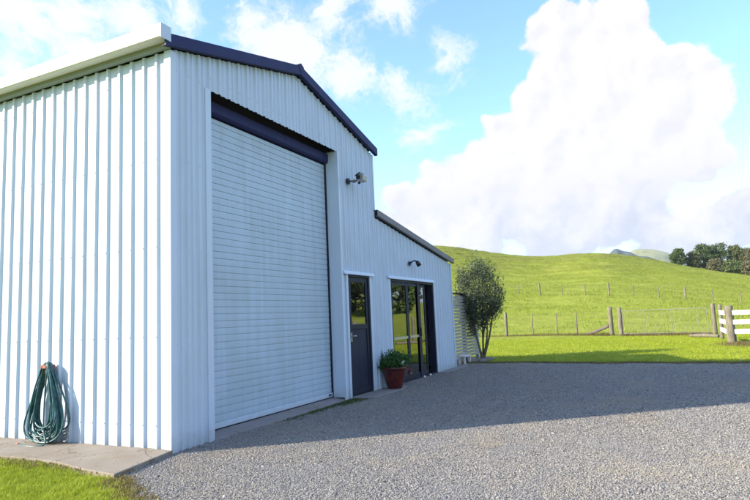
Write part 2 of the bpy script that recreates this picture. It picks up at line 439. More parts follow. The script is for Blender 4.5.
# rib profile: pairs (offset along the wall, height proud of the pan)
def profile(L, pitch=.2, start=.1, h=.027, minor=True):
    P = [(0, 0)]; s = start
    while s < L-.03:
        P += [(s-.034, 0), (s-.016, h), (s+.016, h), (s+.034, 0)]
        if minor:
            m = s + pitch/2
            if m < L-.04: P += [(m-.028, 0), (m-.016, .013), (m+.010, .013), (m+.024, 0)]
        s += pitch
    return P + [(L, 0)]
def ribbed(mb, x0, x1, zb, zt, place, prof, brk=()):
    """wall strip between offsets x0..x1; zb, zt functions of the offset"""
    P = [p for p in prof if x0 < p[0] < x1]
    def hh(x):
        return float(np.interp(x, [p[0] for p in prof], [p[1] for p in prof]))
    P = [(x0, hh(x0))] + P + [(x1, hh(x1))]
    for b in brk:
        if x0 < b < x1: P.append((b, hh(b)))
    P.sort()
    for (a, ha), (b, hb) in zip(P[:-1], P[1:]):
        if b-a < 1e-5: continue
        mb.poly([place(a, ha, zb(a)), place(b, hb, zb(b)), place(b, hb, zt(b)), place(a, ha, zt(a))])
def screws(mb, positions, place, zs):
    for s in positions:
        for z in zs:
            c = place(s, .027, z); n = Vector(place(s, .034, z)) - Vector(c)
            mb.tube([c, Vector(c)+n], .0095, 6)
front_prof = profile(XE, .2, .075)
pf = lambda s, h, z: (s, -h, z)
fw = MB()
k = lambda v: (lambda x: v)
G = lambda x: gable(x) - .012
ribbed(fw, 0, XL, k(.0), G, pf, front_prof)
ribbed(fw, XL, XR, k(ZT), G, pf, front_prof, brk=(W/2,))
ribbed(fw, XR, XA, k(0), G, pf, front_prof)
ribbed(fw, XA, XB, k(ZD), G, pf, front_prof)
ribbed(fw, XB, W-.0005, k(0), G, pf, front_prof)
rp = [p[0]+.016 for p in front_prof if p[1] == .027][::2]
screws(fw, [s for s in rp if s < XL or XB+.05 < s < W], pf, [.25, 1.2, 2.3, 3.4, 4.5])
screws(fw, [s for s in rp if XL < s < XR], pf, [4.62])
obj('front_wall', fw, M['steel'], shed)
lw = MB()
ribbed(lw, W+.0005, XG, k(0), G, pf, front_prof)
ribbed(lw, XG, XH, k(ZD), G, pf, front_prof)
ribbed(lw, XH, XE, k(0), G, pf, front_prof)
screws(lw, [s for s in rp if W < s < XE], pf, [2.55]); screws(lw, [s for s in rp if W < s < XG-.05 or XH+.05 < s < XE], pf, [.25, 1.3])
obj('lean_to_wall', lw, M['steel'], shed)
side_prof = profile(DEPTH, .21, .206, .028, False)
ps = lambda s, h, z: (-h, s, z)
sw = MB(); ribbed(sw, 0, DEPTH, k(.04), k(HE-.03), ps, side_prof)
screws(sw, [s for s in [p[0]+.016 for p in side_prof if p[1] == .028] if s < 4.5], ps, [.3, 1.3, 2.35, 3.4, 4.45])
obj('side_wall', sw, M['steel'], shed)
# plain inner faces so that the building is closed
ib = MB()
ib.poly([(W,0,ZLH),(W,DEPTH,ZLH),(W,DEPTH,HE),(W,0,HE)])
ib.poly([(0,DEPTH,0),(W,DEPTH,0),(W,DEPTH,HE),(W/2,DEPTH,ZA),(0,DEPTH,HE)])
ib.poly([(W,8,0),(XE,8,0),(XE,8,ZLE),(W,8,ZLH)]); ib.poly([(XE,0,0),(XE,8,0),(XE,8,ZLE),(XE,0,ZLE)])
obj('rear_wall', ib, M['steel'], shed)
tag(obj('floor_slab', MB().box(.04, XE-.04, .30, 7.95, -.05, .055), M['apron'], shed))
# corner flashings
fl = MB(); fl.box(-.034, .062, -.034, -.0005, .0, HE-.03); fl.box(-.034, -.0005, -.0004, .062, .04, HE-.031)
obj('corner_flashing', fl, M['trim'], shed)
obj('corner_flashing', MB().box(W-.05, W+.004, -.032, -.0006, ZLH+.14, HE-.02), M['trim'], shed)
obj('corner_flashing', MB().box(XE-.06, XE+.006, -.034, .05, 0, ZLE-.02), M['trim'], shed)
# gutter and fascia on the long eaves
g = MB()
gp = [(-.105,4.790),(-.235,4.776),(-.256,4.79),(-.256,4.945),(-.240,4.945),(-.240,4.80),(-.12,4.812),(-.12,4.93),(-.105,4.93)]
g.prism([(x,-.112,z) for x,z in gp], (0,DEPTH+.2,0))
gut = obj('gutter', g, M['gutter'], shed)
obj('end_cap', MB().box(-.262,-.099,-.1185,-.1125,4.772,4.95), M['steel'], gut, bevel=.002)  # bluish wall colour instead of gutter cream imitates shade on this end
obj('fascia', MB().box(-.104,-.036,-.05,DEPTH+.05,4.735,4.765).box(-.104,-.09,-.05,DEPTH+.05,4.766,4.94), M['soffit'], shed)
# roof sheets
def roof(mb, x0, z0, x1, z1, y0, y1, t=.03, pitch=.2):
    L = math.hypot(x1-x0, z1-z0); n = Vector((-(z1-z0)/L, 0, (x1-x0)/L))
    P = profile(y1-y0, pitch, .1, .027, False)
    for (a, ha), (b, hb) in zip(P[:-1], P[1:]):
        A0 = Vector((x0,y0+a,z0))+n*ha; B0 = Vector((x0,y0+b,z0))+n*hb; A1 = Vector((x1,y0+a,z1))+n*ha; B1 = Vector((x1,y0+b,z1))+n*hb
        mb.poly([A0, B0, B1, A1])
sl = (ZA-HE)/(W/2)
rf = MB(); roof(rf, -.16, HE-.16*sl+.10, W/2, ZA+.10, -.05, DEPTH+.05); roof(rf, W/2, ZA+.10, W+.06, HE-.06*sl+.10, -.05, DEPTH+.05)
obj('roof', rf, M['navy'], shed)
obj('ridge_cap', MB().prism([(W/2-.17,-.07,ZA+.10),(W/2,-.07,ZA+.150),(W/2+.17,-.07,ZA+.10),(W/2,-.07,ZA+.138)], (0,DEPTH+.14,0)), M['navy'], shed)
rl = MB(); sl2 = (ZLE-ZLH)/(XE-W); roof(rl, W+.012, ZLH+.09, XE+.12, ZLE+.12*sl2+.09, -.05, 8.05)
obj('lean_to_roof', rl, M['roofgrey'], shed)
# barge boards (face plate with a folded top and bottom lip)
def barge(x0, z0, x1, z1, hgt, y0=-.112, y1=-.092):
    mb = MB()
    mb.prism([(x0,y0,z0),(x1,y0,z1),(x1,y0,z1+hgt),(x0,y0,z0+hgt)], (0,y1-y0,0))
    mb.prism([(x0,y1+.0005,z0+hgt-.012),(x1,y1+.0005,z1+hgt-.012),(x1,y1+.0005,z1+hgt),(x0,y1+.0005,z0+hgt)], (0,.15,0))
    mb.prism([(x0,y1+.0005,z0),(x1,y1+.0005,z1),(x1,y1+.0005,z1+.006),(x0,y1+.0005,z0+.006)], (0,.05,0))
    return mb
obj('barge_board', barge(-.178, HE-.178*sl-.005, W/2-.0006, ZA-.005, .150), M['navy'], shed)
obj('barge_board', barge(W/2+.0006, ZA-.005, W+.07, HE-.07*sl-.005, .150), M['navy'], shed)
obj('ridge_peak', MB().prism([(W/2-.09,-.116,ZA+.138),(W/2,-.116,ZA+.02),(W/2+.09,-.116,ZA+.138),(W/2,-.116,ZA+.188)], (0,.19,0)), M['navy'], shed)
lb = MB(); a0, a1 = W-.02, XE+.10
lb.prism([(a0,-.10,ZLH+.02-.02*sl2),(a1,-.10,ZLE+.02+.10*sl2),(a1,-.10,ZLE+.145+.10*sl2),(a0,-.10,ZLH+.145)], (0,.015,0))
lb.prism([(a0,-.0845,ZLH+.133),(a1,-.0845,ZLE+.133+.10*sl2),(a1,-.0845,ZLE+.145+.10*sl2),(a0,-.0845,ZLH+.145)], (0,.12,0))
lb.prism([(a0,-.0845,ZLH+.02),(a1,-.0845,ZLE+.02+.10*sl2),(a1,-.0845,ZLE+.026+.10*sl2),(a0,-.0845,ZLH+.026)], (0,.04,0))
obj('lean_to_barge', lb, M['roofgrey'], shed)
# opening linings
jm = MB()
jm.box(XL-.09, XL+.012, -.031, -.0008, .002, ZT+.0); jm.box(XL-.002, XL+.012, -.0006, .33, .002, ZT+.0)
obj('jamb_flashing', jm, M['trim'], shed)
jm = MB(); jm.box(XR-.012, XR+.05, -.031, -.0008, .002, ZT); jm.box(XR-.012, XR+.002, -.0006, .36, .058, ZT)
obj('jamb_flashing', jm, M['trim'], shed)
obj('lintel', MB().box(XL-.001+.014, XR-.013, .33, .5, ZT-.06, ZT+.4), M['interior'], shed)
# roller door
rd = thing('roller_door', None, None); rd.parent = shed; rd.location = (0,0,0)
del_keys = [k_ for k_ in rd.keys()]
cur = MB(); z = .145; P = []
zs = []
while z < 4.22:
    zs += [(z, .0), (z+.001, .010), (z+.008, .010), (z+.009, .0), (z+.040, -.0012), (z+.070, -.0012)]
    z += .0935
x0, x1 = XL+.030, XR-.030
for (za, ya), (zb_, yb) in zip(zs[:-1], zs[1:]):
    cur.poly([(x0, D0+ya, za), (x1, D0+ya, za), (x1, D0+yb, zb_), (x0, D0+yb, zb_)])
obj('door_sheet', cur, M['slat'], rd)
obj('bottom_rail', MB().box(x0-.006, x1+.006, D0-.022, D0+.012, .073, .146), M['trim'], rd, bevel=.004)
obj('rubber_seal', MB().box(x0, x1, D0-.012, D0+.010, .056, .0725), M['black'], rd)
for sx in (XL+.0125, XR-.036): obj('guide_rail', MB().box(sx, sx+.0235, D0-.03, D0+.06, .056, 4.25), M['frame'], rd)
hd = MB(); hd.prism([(XL+.013,D0-.06,4.26),(XL+.013,D0-.085,4.29),(XL+.013,D0-.085,4.435),(XL+.013,D0+.06,4.455),(XL+.013,D0+.06,4.26)], (XR-XL-.026-.0,0,0))
obj('head_box', hd, M['navy'], rd, bevel=.006)
obj('lock', MB().box(XR-.17,XR-.09,D0-.034,D0-.0225,.10,.125), M['black'], rd)
# threshold
obj('threshold', MB().prism([(XL-.0,-.045,-.05),(XL-.0,.2995,-.05),(XL-.0,.2995,.056),(XL-.0,.20,.056),(XL-.0,-.045,.018)], (XR-XL+.16,0,0)), M['apron'], shed, bevel=.006)
# side door
dr = thing('side_door', None, None); dr.parent = shed; dr.location = (0,0,0)
fr = MB(); t = .05
fr.box(XA,XA+t,-.02,.10,.03,ZD); fr.box(XB-t,XB,-.02,.10,.03,ZD); fr.box(XA+t,XB-t,-.02,.10,ZD-t,ZD)
obj('door_frame', fr, M['frame'], dr, bevel=.003)
lf = MB(); a, b = XA+t+.004, XB-t-.004
lf.box(a,a+.085,.0,.045,.05,ZD-t-.004); lf.box(b-.085,b,.0,.045,.05,ZD-t-.004)
lf.box(a+.085,b-.085,.0,.045,ZD-t-.09,ZD-t-.004); lf.box(a+.085,b-.085,.0,.045,1.22,1.31); lf.box(a+.085,b-.085,.0,.045,.05,.16)
obj('leaf_frame', lf, M['frame'], dr, bevel=.003)
obj('pane', MB().box(a+.086,b-.086,.018,.024,1.311,ZD-t-.091), M['glass'], dr)
obj('panel', MB().box(a+.086,b-.086,.016,.03,.161,1.219), M['panel'], dr)
obj('kick_plate', MB().box(a+.09,b-.09,.010,.0155,.165,.30), M['panel'], dr)
hn = MB(); hn.box(a+.025,a+.062,-.008,-.0005,1.0,1.16); hn.tube([(a+.044,-.009,1.10),(a+.044,-.05,1.10),(a+.15,-.052,1.10)], .009, 8)
obj('handle', hn, M['silver'], dr)
obj('sill', MB().box(XA-.03,XB+.03,-.05,.10,.0,.0295), M['silver'], dr)
obj('room_behind', MB().box(XA-.3,XB+.4,.9,.92,.06,2.5), M['interior'], shed)
def head_flash(x0, x1, z):
    return MB().prism([(x0,-.036,z+.055),(x0,-.045,z+.055),(x0,-.062,z+.012),(x0,-.062,z-.008),(x0,-.045,z-.004),(x0,-.001,z+.006),(x0,-.001,z+.055)], (x1-x0,0,0))
obj('door_head_flashing', head_flash(XA-.17, XB+.17, ZD), M['trim'], shed)
obj('door_head_flashing', head_flash(XG-.13, XH+.02, ZD), M['trim'], shed)
# flat door trims
for (xa_, xb_) in ((XA-.075, XA-.001), (XB+.001, XB+.075), (XG-.075, XG-.001), (XH+.001, XH+.07)):
    obj('door_trim', MB().box(xa_, xb_, -.031, -.0008, .002, ZD-.01), M['trim'], shed)
# glazed sliding doors
gd = thing('sliding_door', None, None); gd.parent = shed; gd.location = (0,0,0)
fr = MB(); fr.box(XG,XG+.06,-.02,.13,.03,ZD); fr.box(XH-.06,XH,-.02,.13,.03,ZD); fr.box(XG+.06,XH-.06,-.02,.13,ZD-.06,ZD); fr.box(XG,XH,-.025,.13,.0,.0295)
obj('door_frame', fr, M['frame'], gd, bevel=.003)
def sash(x0, x1, y, mid=None):
    s = MB(); w = .065; z0, z1 = .035, ZD-.065
    s.box(x0,x0+w,y,y+.035,z0,z1); s.box(x1-w,x1,y,y+.035,z0,z1); s.box(x0+w,x1-w,y,y+.035,z1-w,z1); s.box(x0+w,x1-w,y,y+.035,z0,z0+.10)
    o = obj('sash', s, M['frame'], gd, bevel=.003)
    if mid is None:
        obj('pane', MB().box(x0+w+.0005,x1-w-.0005,y+.014,y+.02,z0+.1005,z1-w-.0005), M['glass'], o)
    else:
        obj('transom', MB().box(x0+w,x1-w,y-.004,y+.035,mid,mid+.055), M['silver'], o)
        obj('pane', MB().box(x0+w+.0005,x1-w-.0005,y+.014,y+.02,z0+.1005,mid-.0005), M['glass'], o)
        obj('pane', MB().box(x0+w+.0005,x1-w-.0005,y+.014,y+.02,mid+.0555,z1-w-.0005), M['glass'], o)
    return o
sash(XG+.062, 7.12, .005, .93); sash(7.122, 7.90, .005, .93); sash(7.84, 8.40, .065)
obj('mullion', MB().box(7.72,7.86,-.012,.003,.036,ZD-.066), M['frame'], gd)
obj('handle', MB().box(7.80,7.83,-.035,-.0125,.95,1.15), M['black'], gd)
cur2 = MB()  # pale folded sheet imitates a bright reflection in the right sash
pts = [(8.02+.05*i, .20+.03*math.sin(i*1.9)) for i in range(6)]
for (xa_, ya_), (xb_, yb_) in zip(pts[:-1], pts[1:]): cur2.poly([(xa_,ya_,.08),(xb_,yb_,.08),(xb_,yb_,2.1),(xa_,ya_,2.1)])
obj('door_sheet', cur2, M['door_sheet'], gd)
obj('room_behind', MB().box(XG-.2,XE-.1,2.6,2.62,.06,2.5).box(XG-.3,XG-.28,.3,2.6,.06,2.5), M['interior'], shed)

tag(obj('doorstep', MB().prism([(4.25,-.005,-.02),(6.12,-.005,-.02),(6.08,-.34,-.02),(5.6,-.46,-.02),(4.33,-.42,-.02)], (0,0,.05)), M['apron'], loc=(5,-.2,0), bevel=.008),
    'grey mossy concrete doorstep slab below the dark side door and pot', 'doorstep')
tag(obj('concrete_strip', MB().prism([(8.75,-.04,-.02),(10.35,-.04,-.02),(10.75,-.18,-.02),(10.3,-.30,-.02),(8.7,-.24,-.02)], (0,0,.04)), M['apron'], loc=(9.5,-.2,0), bevel=.006),
    'low pale concrete strip at the foot of the far lean-to corner', 'concrete strip')

# ------------------------------------------------------------------ wall lights
fl = thing('floodlight', 'grey sensor floodlight on a dark bracket, high beside the roller door', 'floodlight', (4.40,-.03,3.97))
obj('mount', MB().box(4.35,4.45,-.075,-.0285,3.915,4.015), M['black'], fl, bevel=.01)
obj('arm', MB().tube([(4.40,-.07,3.965),(4.42,-.14,3.955),(4.44,-.20,3.965),(4.45,-.25,3.98)], .020, 8).ball((4.43,-.16,3.958), .034), M['roofgrey'], fl, smooth=True)
hdm = MB(); hdm.prism([(4.41,-.21,3.98),(4.41,-.26,3.935),(4.41,-.35,3.95),(4.41,-.37,4.05),(4.41,-.29,4.095),(4.41,-.22,4.05)], (.17,0,0))
obj('lamp_housing', hdm, M['silver'], fl, bevel=.010)
obj('visor', MB().prism([(4.40,-.20,4.045),(4.40,-.29,4.10),(4.40,-.29,4.11),(4.40,-.19,4.058)], (.19,0,0)).box(4.392,4.4085,-.30,-.22,3.985,4.05), M['black'], fl)
obj('sensor', MB().ball((4.48,-.24,3.925), .027), M['black'], fl, smooth=True)
sp = thing('wall_lamp', 'small black curved spotlight above the glazed sliding doors', 'wall lamp', (7.30,-.03,2.62))
obj('base', MB().tube([(7.26,-.028,2.61),(7.26,-.06,2.61)], .05, 14), M['black'], sp)
obj('arm', MB().tube([(7.26,-.06,2.61),(7.27,-.10,2.65),(7.30,-.15,2.67),(7.34,-.19,2.65)], .016, 8), M['black'], sp, smooth=True)
obj('lamp_head', MB().tube([(7.33,-.18,2.66),(7.35,-.20,2.62),(7.38,-.235,2.55)], [.025,.05,.055], 14), M['black'], sp, smooth=True)

# ------------------------------------------------------------------ hose
hk = thing('hose_hanger', 'faded orange hose hanger fixed to the white side wall', 'hose hanger', (-.03,1.99,.98))
obj('bracket', MB().box(-.045,-.0305,1.93,2.05,.86,1.00), M['terracotta'], hk, bevel=.004)
hs = MB()
arc = [(-.15, 1.99+.07*math.cos(a), .90+.085*math.sin(a)) for a in [math.pi*i/10 for i in range(11)]]
hs.prism([(-.046,y,z) for _, y, z in arc], (-.085,0,0)); obj('saddle', hs, M['terracotta'], hk, bevel=.003)
obj('lip', MB().prism([(-.147,1.99+.05*math.cos(a),.96+.05*math.sin(a)) for a in [math.pi*i/10 for i in range(11)]], (-.012,0,0)), M['terracotta'], hk)
def hose():
    r = random.Random(3); pts = []; n = 23; yc = 1.97
    for k_ in range(n):
        wid = r.uniform(.20, .38) + .06*(k_ % 4 == 0); low = r.uniform(.045, .24) if k_ % 3 else .045; sh = r.uniform(-.09, .09)
        dep = -.058 - .095*((k_*7) % n)/n; top = 1.0 + r.uniform(-.008,.03)+.02*((k_*5) % 3)
        if k_ in (5, 12): wid = .46; low = .055
        ph = r.uniform(-.15,.15)
        for i in range(40):
            t = i/40; a = 2*math.pi*t
            # teardrop: narrow at the hook, wide near the ground
            zz = (1-math.cos(a))/2          # 0 top .. 1 bottom
            w_ = (.075 + (wid-.075)*zz**1.0)*math.sin(a)
            if zz > .5: w_ *= 1.0 + .25*(zz-.5)
            pinch = 1.0
            y = yc + w_*pinch + sh*zz + .02*math.sin(3*a+ph*9)*zz
            z = top + (low-top)*(zz**.92)
            x = dep - .05*zz*math.sin(a*1.0+k_) - .10*max(0, zz-.8)*r.uniform(.6,1.4) - .03*zz
            pts.append(Vector((min(x, -.044), y, max(z, .045))))
    # smooth the joins between loops
    for _ in range(3):
        pts = [pts[0]] + [(pts[i-1]+pts[i]*2+pts[i+1])/4 for i in range(1, len(pts)-1)] + [pts[-1]]
    pts += [Vector(p) for p in ((-.16,1.95,.5),(-.20,1.9,.16),(-.24,1.75,.05),(-.30,1.85,.044),(-.33,2.05,.044),(-.27,2.28,.044))]
    for _ in range(2):
        q = []
        for a, b in zip(pts[:-1], pts[1:]): q += [a, (a+b)/2] if (a-b).length > .08 else [a]
        pts = q + [pts[-1]]
        pts = [pts[0]] + [(pts[i-1]+pts[i]*2+pts[i+1])/4 for i in range(1, len(pts)-1)] + [pts[-1]]
    return pts
ho = thing('garden_hose', 'long teal green garden hose looped on the side wall, hanging to the path', 'hose', (-.1,2.1,.04))
hp = hose(); obj('hose_coil', MB().tube(hp, .0105, 8), M['hose'], ho, smooth=True)
obj('fitting', MB().tube([hp[-1]-Vector((.0,.02,0)), hp[-1]+Vector((.02,.05,0))], .016, 10), M['terracotta'], ho)

# ------------------------------------------------------------------ leaves
def leaf_cloud(name, centers, mat, size, parent, n_rng, aspect=.38, up=.0, attr=None):
    """one small folded diamond per centre"""
    rs = np.random.RandomState(n_rng); C = np.asarray(centers, dtype=float); n = len(C)
    d = rs.normal(size=(n,3)); d[:,2] += up; d /= np.linalg.norm(d, axis=1)[:,None]
    q = rs.normal(size=(n,3)); s = np.cross(d, q); s /= np.linalg.norm(s, axis=1)[:,None]
    L = size*rs.uniform(.6, 1.3, n)[:,None]
    V = np.stack([C, C+d*L*.5+s*L*aspect*.5, C+d*L, C+d*L*.5-s*L*aspect*.5], 1).reshape(-1,3)
    F = np.arange(4*n).reshape(-1,4)
    a = np.repeat(rs.uniform(0,1,n) if attr is None else attr, 4)
    return np_obj(name, V, F, mat, parent, attr=a)

# potted plant
pp = thing('potted_plant', 'oxblood glazed pot with bushy green plant between the two doors', 'potted plant', (5.60,-.27,.03))
c = (5.60,-.27,.03)
pot = MB().lathe([(0,0),(.135,0),(.15,.03),(.20,.20),(.222,.33),(.225,.37),(.245,.375),(.245,.41),(.215,.41),(.205,.35),(.0,.35)], c)
obj('pot', pot, M['pot'], pp, smooth=True, bevel=0)
obj('soil', MB().lathe([(0,.37),(.2,.362),(.203,.352)], c, 20), M['soil'], pp)
rs = np.random.RandomState(5)
cl = []
for i in range(34):
    a = rs.uniform(0, 2*math.pi); rad = rs.uniform(.0,.34); zc = .49 + .17*rs.uniform(-.6,1)*(1-rad)
    cc = np.array([c[0]+rad*math.cos(a), c[1]+rad*math.sin(a)*.8, c[2]+zc]); cl.append(cc + rs.normal(size=(85,3))*np.array([.055,.05,.045]))
fol = leaf_cloud('foliage', np.concatenate(cl), M['potleaf'], .055, pp, 3, .45, .3)
stem = MB()
for i in range(14):
    a = rs.uniform(0, 6.28); stem.tube([(c[0],c[1],c[2]+.33),(c[0]+.05*math.cos(a), c[1]+.05*math.sin(a), c[2]+.36), (c[0]+.16*math.cos(a), c[1]+.14*math.sin(a), c[2]+.48)], .006, 5)
stem.tube([(c[0],c[1],c[2]+.33),(c[0]-.15,c[1]+.06,c[2]+.42),(c[0]-.30,c[1]+.1,c[2]+.50),(c[0]-.31,c[1]+.11,c[2]+.62),(c[0]-.33,c[1]+.11,c[2]+.72)], .005, 5)
obj('stem', stem, M['potleaf'], pp)
leaf_cloud('purple_spike', np.array([(c[0]-.32+rs.normal()*.012, c[1]+.1, c[2]+.60+rs.uniform(0,.15)) for _ in range(40)]), M['frame'], .03, pp, 8)
tr = []
for i in range(90):
    t = rs.uniform(0,1); tr.append((c[0]+.24+.22*t+rs.normal()*.03, c[1]-.08-.1*t+rs.normal()*.05, c[2]+.46-.28*t*t+rs.normal()*.03))
tag(leaf_cloud('trailing_flowers', np.array(tr), M['petal'], .04, pp, 9, .7), kind='stuff')
leaf_cloud('white_flower', np.array([(c[0]-.12+rs.normal()*.02, c[1]-.25+rs.normal()*.015, c[2]+.50+rs.normal()*.02) for _ in range(16)]), M['whitepetal'], .035, pp, 10, .8)

# ------------------------------------------------------------------ shrub by the far corner
def limb(mb, p0, p1, r0, r1, bend, rr_, seg=7, n=6):
    p0, p1 = Vector(p0), Vector(p1); pts = []; rad = []
    off = Vector((rr_.uniform(-1,1), rr_.uniform(-1,1), 0))*bend
    for i in range(n+1):
        t = i/n; pts.append(p0.lerp(p1, t) + off*math.sin(math.pi*t)); rad.append(r0+(r1-r0)*t)
    mb.tube(pts, rad, seg); return pts
sh = thing('olive_shrub', 'tall grey green multi-stemmed shrub beside the far shed corner', 'shrub', (12.25,-.22,0))
r2 = random.Random(11); br = MB(); centers = []
base = Vector((12.25,-.22,0))
br.tube([base-Vector((0,0,.05)), base+Vector((0,0,.10)), base+Vector((.01,.0,.22))], [.10,.085,.07], 10)
tips = []
for i in range(7):
    a = i*2*math.pi/7 + r2.uniform(-.3,.3); sp_ = r2.uniform(.25,.62)
    dx, dy = math.cos(a)*sp_*.7, math.sin(a)*sp_
    top = base + Vector((dx, dy, r2.uniform(1.5,2.1)))
    P_ = limb(br, base+Vector((dx*.08,dy*.08,.1)), top, .033, .014, .10, r2)
    for k_ in range(7):
        q = P_[3+k_ % 4]; e = q + Vector((r2.uniform(-.45,.45), r2.uniform(-.5,.5), r2.uniform(.25,.85)))
        P2 = limb(br, q, e, .012, .005, .05, r2, 5, 4); tips += P2[2:]
obj('trunk', br, M['bark'], sh, smooth=True)
rs = np.random.RandomState(21); cl = []
# crown: uneven clumps inside a rounded, slightly flat-bottomed outline
for i in range(205):
    u = rs.normal(size=3); u /= np.linalg.norm(u); rad = rs.uniform(.35, 1)**.5
    p = np.array([12.25+u[0]*rad*.60, -.22+u[1]*rad*.74, 1.98+u[2]*rad*1.0])
    if p[2] < 1.15 and rs.uniform() < .35: continue
    n_ = rs.randint(30,95); cl.append(p + rs.normal(size=(n_,3))*np.array([.07,.08,.12]))
for t_ in tips[::2]: cl.append(np.array(t_) + rs.normal(size=(22,3))*.085)
cl.append(np.array([(12.2+rs.normal()*.2, -.02+abs(rs.normal())*.06, rs.uniform(.75,1.6)) for _ in range(650)]))
for i in range(60):   # whippy shoots that break the outline
    a = rs.uniform(0,6.28); h_ = rs.uniform(1.6,2.85); rad = .66*math.sqrt(max(.05,1-((h_-1.98)/1.05)**2))
    p = np.array([12.25+rad*math.cos(a)*.85, -.22+rad*math.sin(a)*1.05, h_]); d_ = np.array([math.cos(a)*.12, math.sin(a)*.12, .26])
    cl.append(np.array([p+d_*t_ for t_ in np.linspace(0,1,10)]) + rs.normal(size=(10,3))*.012)
leaf_cloud('crown', np.concatenate(cl), M['shrubleaf'], .066, sh, 4, .36, .5)

# ------------------------------------------------------------------ slatted screen beyond the shed
sc = thing('slatted_screen', 'pale horizontal slat screen with teal posts behind the shrub', 'screen fence', (12,.62,0))
yy = .16
for x in (10.40, 11.85, 13.15): obj('post', MB().box(x-.05,x+.05,yy-.005,yy+.09,0,2.0), M['soffit'] if x > 13 else M['panel'], sc, bevel=.004)
s_ = MB(); zz = .16
while zz < 1.92:
    s_.box(10.36,13.20,yy-.030,yy-.006,zz,zz+.075); zz += .094
obj('slats', s_, M['screenslat'], sc)
obj('cap_rail', MB().box(10.35,13.22,yy-.04,yy+.1,2.001,2.03), M['panel'], sc)
bn = thing('low_stool', 'low pale timber stool in the shade at the shrub foot', 'stool', (11.45,.1,0))
obj('seat', MB().box(11.15,11.75,-.02,.22,.20,.24), M['whiterail'], bn, bevel=.004)
for x, y in ((11.18,.0),(11.68,.0),(11.18,.16),(11.68,.16)): obj('leg', MB().box(x,x+.045,y,y+.045,0,.1995), M['whiterail'], bn)
ston = thing('edging_stone', 'grey rounded stone at the base of the shrub stems', 'stone', (11.9,-.28,0))
obj('stone', MB().ball((11.9,-.28,.03), .13, 12, (1.3,1,.6)), M['apron'], ston, smooth=True)
# two small white door stops by the sliding door
for x, y, lab in ((7.68,-.10,'small white stone by the foot of the glazed doors, nearer the pot'), (8.12,-.08,'small white stone by the foot of the glazed doors, farther from the pot')):
    tag(obj('white_stone', MB().ball((x,y,.028), .034, 10, (1.1,.8,.75)), M['whiterail'], loc=(x,y,0), smooth=True), lab, 'stone', 'white stones at the glazed doors')

# ------------------------------------------------------------------ paddock fence
def wood_post(mb, x, y, h, r, seed, lean=0):
    rq = random.Random(seed); n = 7; pts = []; rad = []
    for i in range(n+1):
        t = i/n; pts.append((x+lean*t+rq.uniform(-.008,.008), y+lean*.4*t+rq.uniform(-.008,.008), z0g(x, y)-.1+(h+.1)*t)); rad.append(r*(1.06-.1*t)*rq.uniform(.93,1.07))
    return mb.tube(pts, rad, 9)
def z0g(x, y): return ground_z(x, y) if math.hypot(x-VIEW[0], y-VIEW[1]) > 29 else 0.0
FG = 'posts of the near paddock fence'
fence = thing('wire_fence', 'near post and wire paddock fence running from behind the shrub to the gate', 'wire fence', (28,0,0))
FP = [(27.3,9.5,.06,1.2),(27.6,5.9,.05,1.15),(27.77,2.67,.085,1.28),(28.0,1.26,.035,1.2),(27.9,-.05,.03,1.2),(27.6,-1.1,.04,1.2)]
for i, (x, y, r, h) in enumerate(FP): obj('post', wood_post(MB(), x, y, h, r, i), M['post'], fence, smooth=True)
wires = MB()
WL = [(p[0], p[1]) for p in FP] + [(26.92,-2.80)]
for hgt in (.28,.5,.72,.94,1.14):
    for a, b in zip(WL[:-1], WL[1:]):
        wires.tube([(a[0],a[1],z0g(*a)+hgt), ((a[0]+b[0])/2,(a[1]+b[1])/2,(z0g(*a)+z0g(*b))/2+hgt-.01), (b[0],b[1],z0g(*b)+hgt)]  , .0032, 4)
obj('wires', wires, M['wire'], fence)
def stout(x, y, h, r, seed, label, name='gate_post', lean=0):
    return tag(obj(name, wood_post(MB(), x, y, h, r, seed, lean), M['post'], loc=(x,y,0), smooth=True), label, 'fence post')
stout(26.95,-2.84,1.42,.11,31,'thick weathered strainer post with the slanting stay leaning on it','strainer_post')
stout(26.60,-3.30,1.38,.10,32,'thick weathered post at the left end of the wire mesh gate')
stout(25.4,-7.26,1.40,.095,33,'knotted brown post at the right end of the wire mesh gate')
stout(21.8,-7.22,1.36,.07,34,'thinner leaning post beside the stout pale post of the rail fence', lean=-.06)
stay = tag(obj('stay_timber', MB().tube([(27.62,-1.45,.05),(27.3,-2.1,.25),(27.0,-2.72,.50)], .075, 8), M['bark'], loc=(27.4,-1.9,0)), 'dark slanting timber stay propped against the strainer post', 'fence stay')
tag(obj('log', MB().tube([(24.0,-6.2,.06),(23.4,-6.75,.08),(22.7,-7.15,.07)], [.06,.08,.07], 8), M['post'], loc=(23,-6.8,0), smooth=True), 'pale log lying on the grass at the right gate post', 'log')
gate = thing('mesh_gate', 'wide pipe framed farm gate with wire mesh between weathered posts', 'gate', (24.8,-5.1,0))
ga, gb = Vector((26.50,-3.42,0)), Vector((25.55,-7.02,0)); gd_ = (gb-ga)
def gp_(t, z): p = ga+gd_*t; return (p.x, p.y, z)
obj('gate_frame', MB().tube([gp_(0,.12),gp_(0,1.22)], .015, 8).tube([gp_(1,.12),gp_(1,1.22)], .015, 8).tube([gp_(0,1.22),gp_(1,1.22)], .015, 8).tube([gp_(0,.12),gp_(1,.12)], .015, 8), M['wire'], gate)
for t_ in (.28,.60,.90): obj('upright', MB().tube([gp_(t_,.12),gp_(t_,1.22)], .012, 6), M['wire'], gate)
ms = MB()
for i in range(1, 34): ms.tube([gp_(i/34,.13),gp_(i/34,1.21)], .0026, 4)
for j in range(1, 9): ms.tube([gp_(0,.12+j*.122),gp_(1,.12+j*.122)], .0026, 4)
